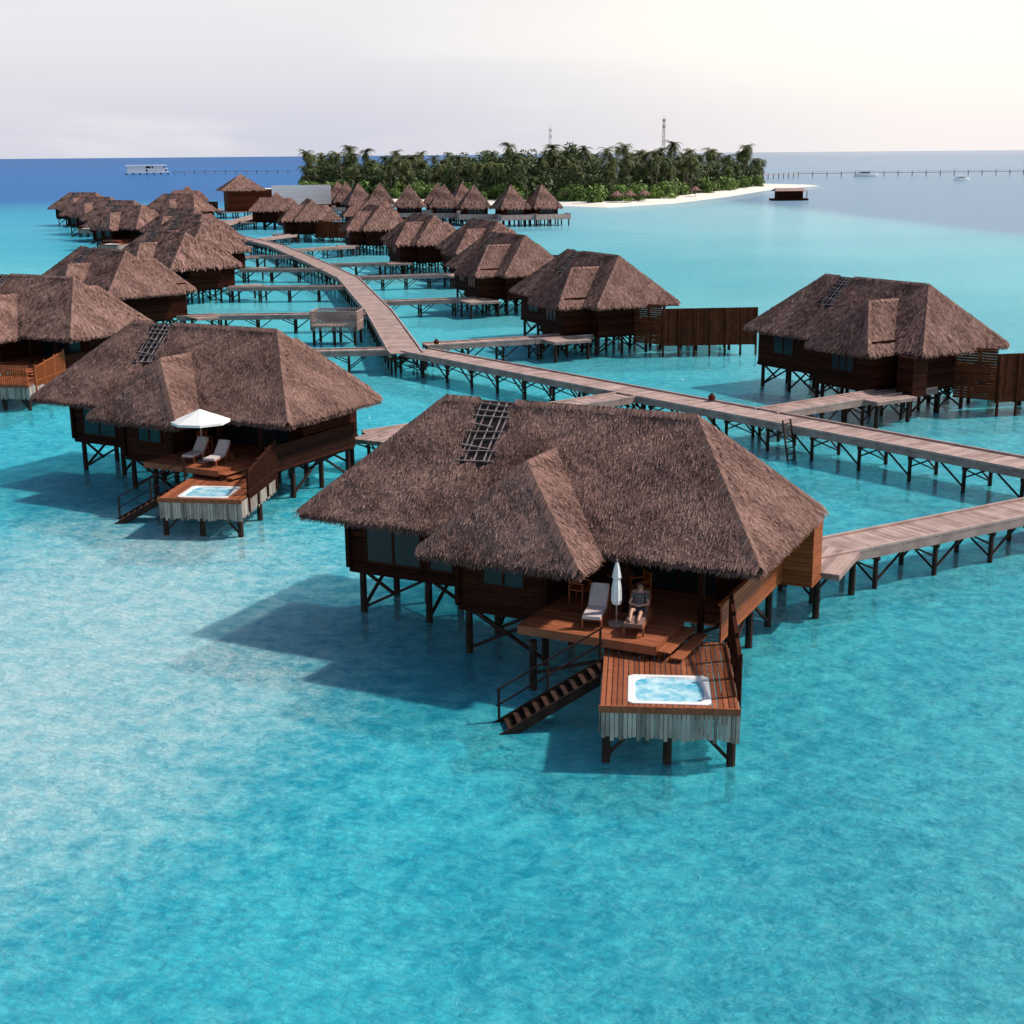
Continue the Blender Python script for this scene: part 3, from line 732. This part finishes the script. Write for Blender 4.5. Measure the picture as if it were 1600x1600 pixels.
def leafy_mesh(seed,mat='leaf',R0=3.9,H=6.6,nn=1300,trunk=True,ls=.34,zs=.8):
    rd=np.random.default_rng(seed);cl=[]
    for i in range(10):
        a=rd.uniform(0,6.28);r=rd.uniform(0,R0*.65);cl.append((r*math.cos(a),r*math.sin(a),H+rd.uniform(-R0*.75,R0*.55)-r*.35,rd.uniform(.35,.6)*R0,rd.random()))
    c=MB()
    for i in range(nn):
        x,y,z,r,tt=cl[rd.integers(0,10)]
        d=rd.normal(0,1,3);d/=np.linalg.norm(d);p=np.array([x,y,z])+d*r*rd.uniform(.7,1.05)*np.array([1,1,zs])
        u=rd.normal(0,1,3);u/=np.linalg.norm(u);v=np.cross(d,u)
        s=ls*rd.uniform(.6,1.4)
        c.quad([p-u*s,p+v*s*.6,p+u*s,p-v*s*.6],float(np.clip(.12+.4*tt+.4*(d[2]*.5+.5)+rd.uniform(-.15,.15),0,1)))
    cm=c.mesh('tree_crown',mat)
    if not trunk:return cm
    t=MB();t.cyl((0,0,0),(0,0,H*.6),.3,.2,6,.4,False)
    for x,y,z,r,tt in cl[:5]:t.cyl((0,0,H*.5),(x,y,z),.14,.05,5,.4,False)
    return t.mesh('tree_trunk','trunk'),cm
LM=[leafy_mesh(20+i) for i in range(6)]
SM=[leafy_mesh(40+i,'shrubleaf',2.4,1.5,460,False,.35) for i in range(3)]
rd=random.Random(5)
def tree(nm,pair,names,x,y,s,label,cat,grp):
    r=bpy.data.objects.new(nm,None);COL.objects.link(r);r.location=(x,y,.95);r.rotation_euler=(0,0,rd.uniform(0,6.28));r.scale=(s,s,s*rd.uniform(.9,1.1))
    r['label']=label;r['category']=cat;r['group']=grp
    for me,nn in zip(pair,names):
        o=bpy.data.objects.new(nn,me);COL.objects.link(o);o.parent=r
cnt=0
while cnt<290:
    x=rd.uniform(-100,115);y=rd.uniform(400,700)
    if not inside(x,y,.885):continue
    fr=inside(x,y-60,.885)
    if fr and rd.random()<.8:continue
    s=rd.uniform(.6,1.0) if not inside(x,y-22,.885) else rd.uniform(.8,1.18)
    if rd.random()<.12: s=min(1.36,s*1.25)
    tree('palm_tree',PM[rd.randrange(7)],('palm_trunk','palm_crown'),x,y,s,'tall coconut palm with drooping green fronds','palm tree','palms covering the island');cnt+=1
cnt=0
while cnt<250:
    x=rd.uniform(-100,115);y=rd.uniform(400,700)
    if not inside(x,y,.865):continue
    fr=inside(x,y-60,.865)
    if fr and rd.random()<.8:continue
    s=rd.uniform(.75,1.2)*(1.42 if abs(x-5)<26 and inside(x,y-35,.865) else 1)
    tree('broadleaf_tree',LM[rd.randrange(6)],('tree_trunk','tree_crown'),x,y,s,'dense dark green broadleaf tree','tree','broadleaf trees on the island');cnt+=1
cnt=0
while cnt<120:
    x=rd.uniform(-100,118);y=rd.uniform(400,640)
    if not inside(x,y,.915) or inside(x,y-9,.885):continue
    obj('shrub',SM[rd.randrange(3)],loc=(x,y,.8),rz=rd.uniform(0,6),scale=(rd.uniform(.8,1.7),)*3,label='bright green beach shrub at the edge of the sand',category='shrub',group='shrubs along the beach');cnt+=1
ug=MB();gr=np.random.default_rng(3);k=0
while k<20000:
    x=gr.uniform(-100,118);y=gr.uniform(400,680)
    if not inside(x,y,.89):continue
    if inside(x,y-55,.89) and gr.random()<.85:continue
    hmax=2.0 if not inside(x,y-6,.89) else 6.5
    z=1+hmax*gr.random()**1.2*(.6+.4*math.sin(x*.35)*math.sin(y*.3+x*.1))
    d=gr.normal(0,1,3);d/=np.linalg.norm(d);u=np.cross(d,gr.normal(0,1,3));u/=np.linalg.norm(u);v=np.cross(d,u);s=gr.uniform(.5,1.2);p=np.array([x,y,z])
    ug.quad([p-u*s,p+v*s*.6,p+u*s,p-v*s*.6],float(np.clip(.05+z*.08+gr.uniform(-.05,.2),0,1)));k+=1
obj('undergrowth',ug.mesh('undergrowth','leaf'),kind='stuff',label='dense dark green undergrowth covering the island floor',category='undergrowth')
def thatch_parasol():
    p=MB();p.cyl((0,0,0),(0,0,2.3),.08,.08,6,.3)
    c=[(1.9*math.cos(k*math.pi/4),1.9*math.sin(k*math.pi/4),2.1) for k in range(8)];ap=(0,0,3.5)
    me=thatch_mesh('thatch_canopy',[[c[k],c[(k+1)%8],ap] for k in range(8)],[(c[k],c[(k+1)%8],(math.cos((k+.5)*math.pi/4),math.sin((k+.5)*math.pi/4),0)) for k in range(8)],[(ap,c[k]) for k in range(8)],30,.6,.15,False,None,12)
    return [('parasol_pole',p.mesh('parasol_pole','trunk'),(0,0,0),None,None),('thatch_canopy',me,(0,0,0),None,None)]
TP=thatch_parasol()
for x,y in((17,428),(32,416),(36,417),(41,425),(62,466)):
    place(TP,'beach_parasol',(x,y,.7),0,'thatched beach parasol standing on the sand','beach parasol','thatched parasols on the beach')
def mast(h):
    m=MB();w=.65
    for a,b in((-1,-1),(1,-1),(1,1),(-1,1)): m.beam((a*w,b*w,0),(a*w*.5,b*w*.5,h),.10,.10)
    k=int(h/1.6)
    for i in range(k):
        s0=w*(1-.5*i/k);s1=w*(1-.5*(i+1)/k);z0=h*i/k;z1=h*(i+1)/k
        for (a,b),(c,d) in(((-1,-1),(1,-1)),((1,-1),(1,1)),((1,1),(-1,1)),((-1,1),(-1,-1))):
            m.beam((a*s0,b*s0,z0),(c*s1,d*s1,z1),.055,.055)
    out=[('mast_frame',m.mesh('mast_frame','metal'),(0,0,0),None,None)]
    an=MB();an.obox((0,0,0),(.11,0,0),(0,.11,0),(0,0,.6),.9);ame=an.mesh('antenna','metal')
    for z in(h-.8,h-3.4):
        for a in range(3): out.append(('antenna',ame,(.6*math.cos(a*2.1),.6*math.sin(a*2.1),z),None,None))
    sp=MB();sp.beam((0,0,h),(0,0,h+1.5),.08,.08);out.append(('lightning_rod',sp.mesh('lightning_rod','metal'),(0,0,0),None,None))
    return out
place(mast(24),'radio_mast',(17.5,600,1.3),0,'steel lattice radio mast rising above the trees','radio mast')
place(mast(28),'radio_mast',(68,620,1.3),.3,'tall steel lattice radio mast with antennas above the trees','radio mast')

def far_walk(pts,label):
    mb=MB()
    for (x0,y0),(x1,y1) in zip(pts[:-1],pts[1:]): mb.beam((x0,y0,1.9),(x1,y1,1.9),2.4,.3,.4);mb.beam((x0,y0-1.1,2.8),(x1,y1-1.1,2.8),.1,.1,.6)
    root=obj('jetty',mb.mesh('jetty','grey'),label=label,category='jetty',kind='structure')
    pm=MB();pm.cyl((0,0,-1.3),(0,0,2.8),.22,.22,6,.3);me=pm.mesh('jetty_post','post')
    for (x0,y0),(x1,y1) in zip(pts[:-1],pts[1:]):
        l=math.hypot(x1-x0,y1-y0);k=int(l/9)
        for i in range(k): o=obj('jetty_post',me,loc=(x0+(x1-x0)*i/k,y0+(y1-y0)*i/k-1.1,0),parent=root)
far_walk([(125,760),(175,850),(345,872)],'long jetty on posts crossing the lagoon behind the island')
far_walk([(-298,1250),(-185,1235)],'distant jetty leading to the white building')
def boat_parts(L_,cab):
    h=MB();secs=[(-.5,.32,.0),(-.3,.42,0),(0,.45,0),(.3,.32,.1),(.5,.02,.35)]
    k=.25*L_;pr=[]
    for xs,wd,r in secs:
        w=wd*k;z=.09*L_+r*.12*L_;pr.append([(xs*L_,-w,z),(xs*L_,-w*.6,-.1),(xs*L_,w*.6,-.1),(xs*L_,w,z)])
    for i in range(4):
        for j in range(3): h.quad([pr[i][j],pr[i+1][j],pr[i+1][j+1],pr[i][j+1]],.7)
        h.quad([pr[i][0],pr[i][3],pr[i+1][3],pr[i+1][0]],.5)
    h.quad([pr[0][0],pr[0][1],pr[0][2],pr[0][3]],.6)
    c=MB();z=.09*L_;c.box(-.3*L_,.12*L_,-.09*L_,.09*L_,z,z+.10*L_,.8);c.box(-.38*L_,.18*L_,-.11*L_,.11*L_,z+.15*L_,z+.175*L_,.9)
    for x in(-.34*L_,.14*L_):
        for y in(-.09*L_,.09*L_): c.beam((x,y,z),(x,y,z+.15*L_),.12,.12)
    g=MB();g.box(-.28*L_,.10*L_,-.093*L_,.093*L_,z+.045*L_,z+.09*L_,.3)
    return [('hull',h.mesh('hull','render'),(0,0,0),None,None),('cabin',c.mesh('cabin','render'),(0,0,0),None,None),('cabin_window',g.mesh('cabin_window','glass'),(0,0,0),'cabin',None)]
place(boat_parts(15,1),'motor_boat',(214,840,0),R(8),'white covered motor boat moored at the jetty','boat')
place(boat_parts(9,1),'motor_boat',(231,715,0),R(20),'small white motor boat anchored in the lagoon','boat')
hb=[]
m=MB();m.box(-5.5,5.5,-3,3,.1,.7,.3);hb.append(('float_deck',m.mesh('float_deck','wall'),(0,0,0),None,None))
m=MB();m.box(-4,4,-2,2,.7,3.0,.1)
for x in(-5,0,5): m.box(x-.1,x+.1,-2.8,-2.6,.7,3.1,.5)
hb.append(('hut_wall',m.mesh('hut_wall','wall'),(0,0,0),None,None))
m=MB();m.quad([(-5.2,-3,3.0),(5.2,-3,3.0),(4.4,0,3.9),(-4.4,0,3.9)],.3);m.quad([(5.2,3,3.0),(-5.2,3,3.0),(-4.4,0,3.9),(4.4,0,3.9)],.3);m.quad([(5.2,-3,3.0),(5.2,3,3.0),(4.4,0,3.9)],.4);m.quad([(-5.2,3,3.0),(-5.2,-3,3.0),(-4.4,0,3.9)],.4)
hb.append(('hut_roof',m.mesh('hut_roof','grey'),(0,0,0),None,None))
place(hb,'floating_hut',(88,440,0),R(5),'small dark hut on a floating deck by the sandbank','hut')
wb=[];m=MB();m.box(-19,19,-7,7,1.5,2.2,.5);m.box(-18,18,-6.5,6,4.4,5.2,.8);m.box(-19,17,-7,7,7.2,8.2,.9)
for x in range(-17,18,5):
    m.box(x-.4,x+.4,-6.4,-6,2.2,7.4,.8)
wb.append(('white_frame',m.mesh('white_frame','render'),(0,0,0),None,None))
m=MB();m.box(-16,16,-5,5,2.2,4.6);m.box(-8,15,-5,5,5.0,7.4);wb.append(('glazing',m.mesh('glazing','glass'),(0,0,0),None,None))
m=MB();m.box(-16.5,-2,-5.4,-5.1,2.2,7.3,.8);m.box(0,15,-5.4,-5.1,2.2,4.5,.8);m.box(5,14,-5.4,-5.1,5.2,7.2,.8);wb.append(('white_wall',m.mesh('white_wall','render'),(0,0,0),None,None))
p=MB();p.cyl((0,0,-1.3),(0,0,1.5),.4,.4,6,.3,False);pme=p.mesh('stilt','post')
for x in range(-18,19,6):
    for y in(-6,6): wb.append(('stilt',pme,(x,y,0),None,None))
place(wb,'overwater_building',(-322,1250,0),R(20),'low white flat-roofed building standing on stilts at sea','building')
for x,y,s in((26.5,69,.8),(28.2,70.5,1.0),(25.2,67.3,.6),(29.8,72.5,.7)):
    me=MB();rr=random.Random(int(x*10));nn=10
    pts=[]
    for i in range(nn):
        a=2*math.pi*i/nn;pts.append((math.cos(a)*s*rr.uniform(.8,1.2),math.sin(a)*s*.7*rr.uniform(.8,1.2),0))
    mid=[(px*.65,py*.65,.55*s*rr.uniform(.8,1.2)) for px,py,_ in pts]
    for i in range(nn): me.quad([pts[i],pts[(i+1)%nn],mid[(i+1)%nn],mid[i]],rr.random());me.quad([mid[i],mid[(i+1)%nn],(0,0,.8*s)],rr.random())
    obj('coral_rock',me.mesh('coral_rock','coral'),loc=(x,y,-.85),label='dark coral clump on the sandy lagoon floor',category='coral',group='coral clumps in the lagoon')

# ------------------------------------------------------------------ water and sea floor
def lagoon_colour(nt,det=5.0,fine=True):
    g=N(nt,'ShaderNodeNewGeometry');sx=N(nt,'ShaderNodeSeparateXYZ');L(nt,g.outputs['Position'],sx.inputs[0])
    x,y=sx.outputs[0],sx.outputs[1]
    na=N(nt,'ShaderNodeTexNoise',Scale=.22,Detail=4.0,Roughness=.6,Distortion=.3);L(nt,g.outputs['Position'],na.inputs['Vector'])
    nb=N(nt,'ShaderNodeTexNoise',Scale=1.5,Detail=det,Roughness=.72,Distortion=.3);L(nt,g.outputs['Position'],nb.inputs['Vector'])
    nc=N(nt,'ShaderNodeTexNoise',Scale=.02,Detail=4.0,Roughness=.6);L(nt,g.outputs['Position'],nc.inputs['Vector'])
    f=math_(nt,'ADD',math_(nt,'MULTIPLY',na.outputs[0],.26),math_(nt,'MULTIPLY',nb.outputs[0],.74))
    f=smooth(nt,f,.36,.64)
    c=mixc(nt,f,(.004,.375,.53),(.085,.70,.80))
    if fine:
        # thin caustic light lines painted into the water colour
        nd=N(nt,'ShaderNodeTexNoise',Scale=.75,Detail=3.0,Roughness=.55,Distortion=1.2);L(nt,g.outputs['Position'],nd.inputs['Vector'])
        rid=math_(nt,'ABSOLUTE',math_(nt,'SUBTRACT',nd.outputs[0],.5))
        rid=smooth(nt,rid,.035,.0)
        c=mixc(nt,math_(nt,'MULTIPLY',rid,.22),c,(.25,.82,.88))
    ex=math_(nt,'POWER',math_(nt,'DIVIDE',math_(nt,'ADD',x,15.0),9.0),2.0)
    ey=math_(nt,'POWER',math_(nt,'DIVIDE',math_(nt,'SUBTRACT',y,41.0),15.0),2.0)
    e=math_(nt,'ADD',math_(nt,'ADD',ex,ey),math_(nt,'MULTIPLY',math_(nt,'SUBTRACT',f,.5),-.8))
    pm=smooth(nt,e,2.0,-.3)
    c=mixc(nt,pm,c,mixc(nt,f,(.34,.66,.73),(.64,.83,.85)))
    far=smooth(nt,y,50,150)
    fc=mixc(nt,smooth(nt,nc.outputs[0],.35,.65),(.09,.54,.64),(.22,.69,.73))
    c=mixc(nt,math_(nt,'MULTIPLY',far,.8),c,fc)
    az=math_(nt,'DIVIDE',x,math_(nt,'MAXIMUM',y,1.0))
    mid=mixc(nt,smooth(nt,az,-.2,.18),(.05,.38,.58),(.46,.70,.77))  # paler to the right: silvery sky sheen put into the colour
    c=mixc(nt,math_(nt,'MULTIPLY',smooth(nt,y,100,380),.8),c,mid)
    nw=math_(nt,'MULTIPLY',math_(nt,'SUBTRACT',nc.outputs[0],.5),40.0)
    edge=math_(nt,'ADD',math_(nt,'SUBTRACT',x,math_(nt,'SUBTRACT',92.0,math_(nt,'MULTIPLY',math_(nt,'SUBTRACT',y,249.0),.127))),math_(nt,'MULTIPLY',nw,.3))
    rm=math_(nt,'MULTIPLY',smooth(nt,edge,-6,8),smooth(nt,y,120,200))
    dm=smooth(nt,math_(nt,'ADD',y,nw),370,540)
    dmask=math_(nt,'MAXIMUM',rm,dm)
    dcol=mixc(nt,smooth(nt,az,-.12,.24),(.045,.19,.47),(.27,.42,.56))  # deep water colour, its right end also carrying painted sky sheen
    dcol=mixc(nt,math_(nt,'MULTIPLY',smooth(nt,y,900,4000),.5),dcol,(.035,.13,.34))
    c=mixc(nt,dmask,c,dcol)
    return c,az
def plane(name,z,mat,label):
    me=bpy.data.meshes.new(name);me.from_pydata([(-26000,-300,z),(26000,-300,z),(26000,30000,z),(-26000,30000,z)],[],[(0,1,2,3)]);me.materials.append(mat)
    return obj(name,me,kind='structure',label=label,category=name.replace('_',' '))
m,nt=newmat('sea_floor_sand');c,_=lagoon_colour(nt,2.0,False);p=N(nt,'ShaderNodeBsdfDiffuse');L(nt,c,p.inputs[0]);o=N(nt,'ShaderNodeOutputMaterial');L(nt,p.outputs[0],o.inputs[0])
plane('sea_floor',-1.0,m,'pale sandy lagoon floor under clear turquoise water')
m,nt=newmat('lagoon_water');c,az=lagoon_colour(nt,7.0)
g=N(nt,'ShaderNodeNewGeometry')
mp=N(nt,'ShaderNodeMapping');mp.inputs['Scale'].default_value=(1,1.6,1);mp.inputs['Rotation'].default_value=(0,0,.5);L(nt,g.outputs['Position'],mp.inputs[0])
n1=N(nt,'ShaderNodeTexNoise',Scale=3.6,Detail=6.0,Roughness=.68,Distortion=.4);L(nt,mp.outputs[0],n1.inputs['Vector'])
n2=N(nt,'ShaderNodeTexNoise',Scale=.9,Detail=3.0,Roughness=.5,Distortion=.2);L(nt,mp.outputs[0],n2.inputs['Vector'])
hh=math_(nt,'ADD',math_(nt,'MULTIPLY',n1.outputs[0],.75),n2.outputs[0])
b=N(nt,'ShaderNodeBump',Strength=1.0,Distance=.26);L(nt,hh,b.inputs['Height'])
df=N(nt,'ShaderNodeBsdfDiffuse');L(nt,c,df.inputs[0]);L(nt,b.outputs[0],df.inputs['Normal'])
tr=N(nt,'ShaderNodeBsdfTransparent');tr.inputs[0].default_value=(.88,.99,1,1)
mx=N(nt,'ShaderNodeMixShader');mx.inputs[0].default_value=.58;L(nt,tr.outputs[0],mx.inputs[1]);L(nt,df.outputs[0],mx.inputs[2])
gl=N(nt,'ShaderNodeBsdfGlossy',Roughness=.10);gl.inputs[0].default_value=(1,1,1,1);L(nt,b.outputs[0],gl.inputs['Normal'])
fr=N(nt,'ShaderNodeFresnel',IOR=1.33);L(nt,b.outputs[0],fr.inputs['Normal'])
cap=smooth(nt,az,-.12,.26,.12,.50)
ff=math_(nt,'MINIMUM',math_(nt,'MULTIPLY',fr.outputs[0],.8),cap)
m2=N(nt,'ShaderNodeMixShader');L(nt,ff,m2.inputs[0]);L(nt,mx.outputs[0],m2.inputs[1]);L(nt,gl.outputs[0],m2.inputs[2])
o=N(nt,'ShaderNodeOutputMaterial');L(nt,m2.outputs[0],o.inputs[0])
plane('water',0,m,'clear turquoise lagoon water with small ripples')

# ------------------------------------------------------------------ world
w=bpy.data.worlds.new('World');scene.world=w;w.use_nodes=True;nt=w.node_tree;nt.nodes.clear()
SE=R(47);SAZ=R(76)
sky=N(nt,'ShaderNodeTexSky');sky.sky_type='NISHITA';sky.sun_disc=False;sky.sun_elevation=SE;sky.sun_rotation=SAZ;sky.dust_density=2.0
tc=N(nt,'ShaderNodeTexCoord');sx=N(nt,'ShaderNodeSeparateXYZ');L(nt,tc.outputs['Generated'],sx.inputs[0])
el=sx.outputs[2];xx=sx.outputs[0]
sc=N(nt,'ShaderNodeVectorMath');sc.operation='SCALE';L(nt,sky.outputs[0],sc.inputs[0]);sc.inputs['Scale'].default_value=.11
mpw=N(nt,'ShaderNodeMapping');mpw.inputs['Scale'].default_value=(1.5,1.5,9);L(nt,tc.outputs['Generated'],mpw.inputs[0])
cn=N(nt,'ShaderNodeTexNoise',Scale=2.2,Detail=5.0,Roughness=.55,Distortion=.4);L(nt,mpw.outputs[0],cn.inputs['Vector'])
h=mixc(nt,smooth(nt,el,0,.09),(.65,.66,.76),(.83,.82,.85))
h=mixc(nt,math_(nt,'MULTIPLY',smooth(nt,cn.outputs[0],.45,.7),.5),h,(.93,.90,.90))
warm=mixc(nt,smooth(nt,el,0,.09),(.97,.91,.89),(1.18,1.11,.98))
h=mixc(nt,smooth(nt,xx,-.15,.34),h,warm)
fin=mixc(nt,smooth(nt,el,.10,.34),h,sc.outputs[0])
bg=N(nt,'ShaderNodeBackground',Strength=1.0);L(nt,fin,bg.inputs[0])
o=N(nt,'ShaderNodeOutputWorld');L(nt,bg.outputs[0],o.inputs[0])

sl=bpy.data.lights.new('sun','SUN');sl.energy=4.8;sl.angle=R(2.5);sl.color=(1,.93,.84)
so=bpy.data.objects.new('sun',sl);COL.objects.link(so)
dv=Vector((math.sin(SAZ)*math.cos(SE),math.cos(SAZ)*math.cos(SE),math.sin(SE)))
so.rotation_euler=dv.to_track_quat('Z','Y').to_euler();so.location=(60,20,80)

cam=bpy.data.cameras.new('camera');cam.sensor_width=36;cam.lens=47.9;cam.clip_end=60000;cam.clip_start=.5
co=bpy.data.objects.new('camera',cam);COL.objects.link(co)
Mx=Matrix.Rotation(R(90-14.73),4,'X')@Matrix.Rotation(R(-.5),4,'Z')
co.matrix_world=Matrix.Translation((0,0,15))@Mx
scene.camera=co
scene.view_settings.view_transform='Standard';scene.view_settings.look='None';scene.view_settings.exposure=0
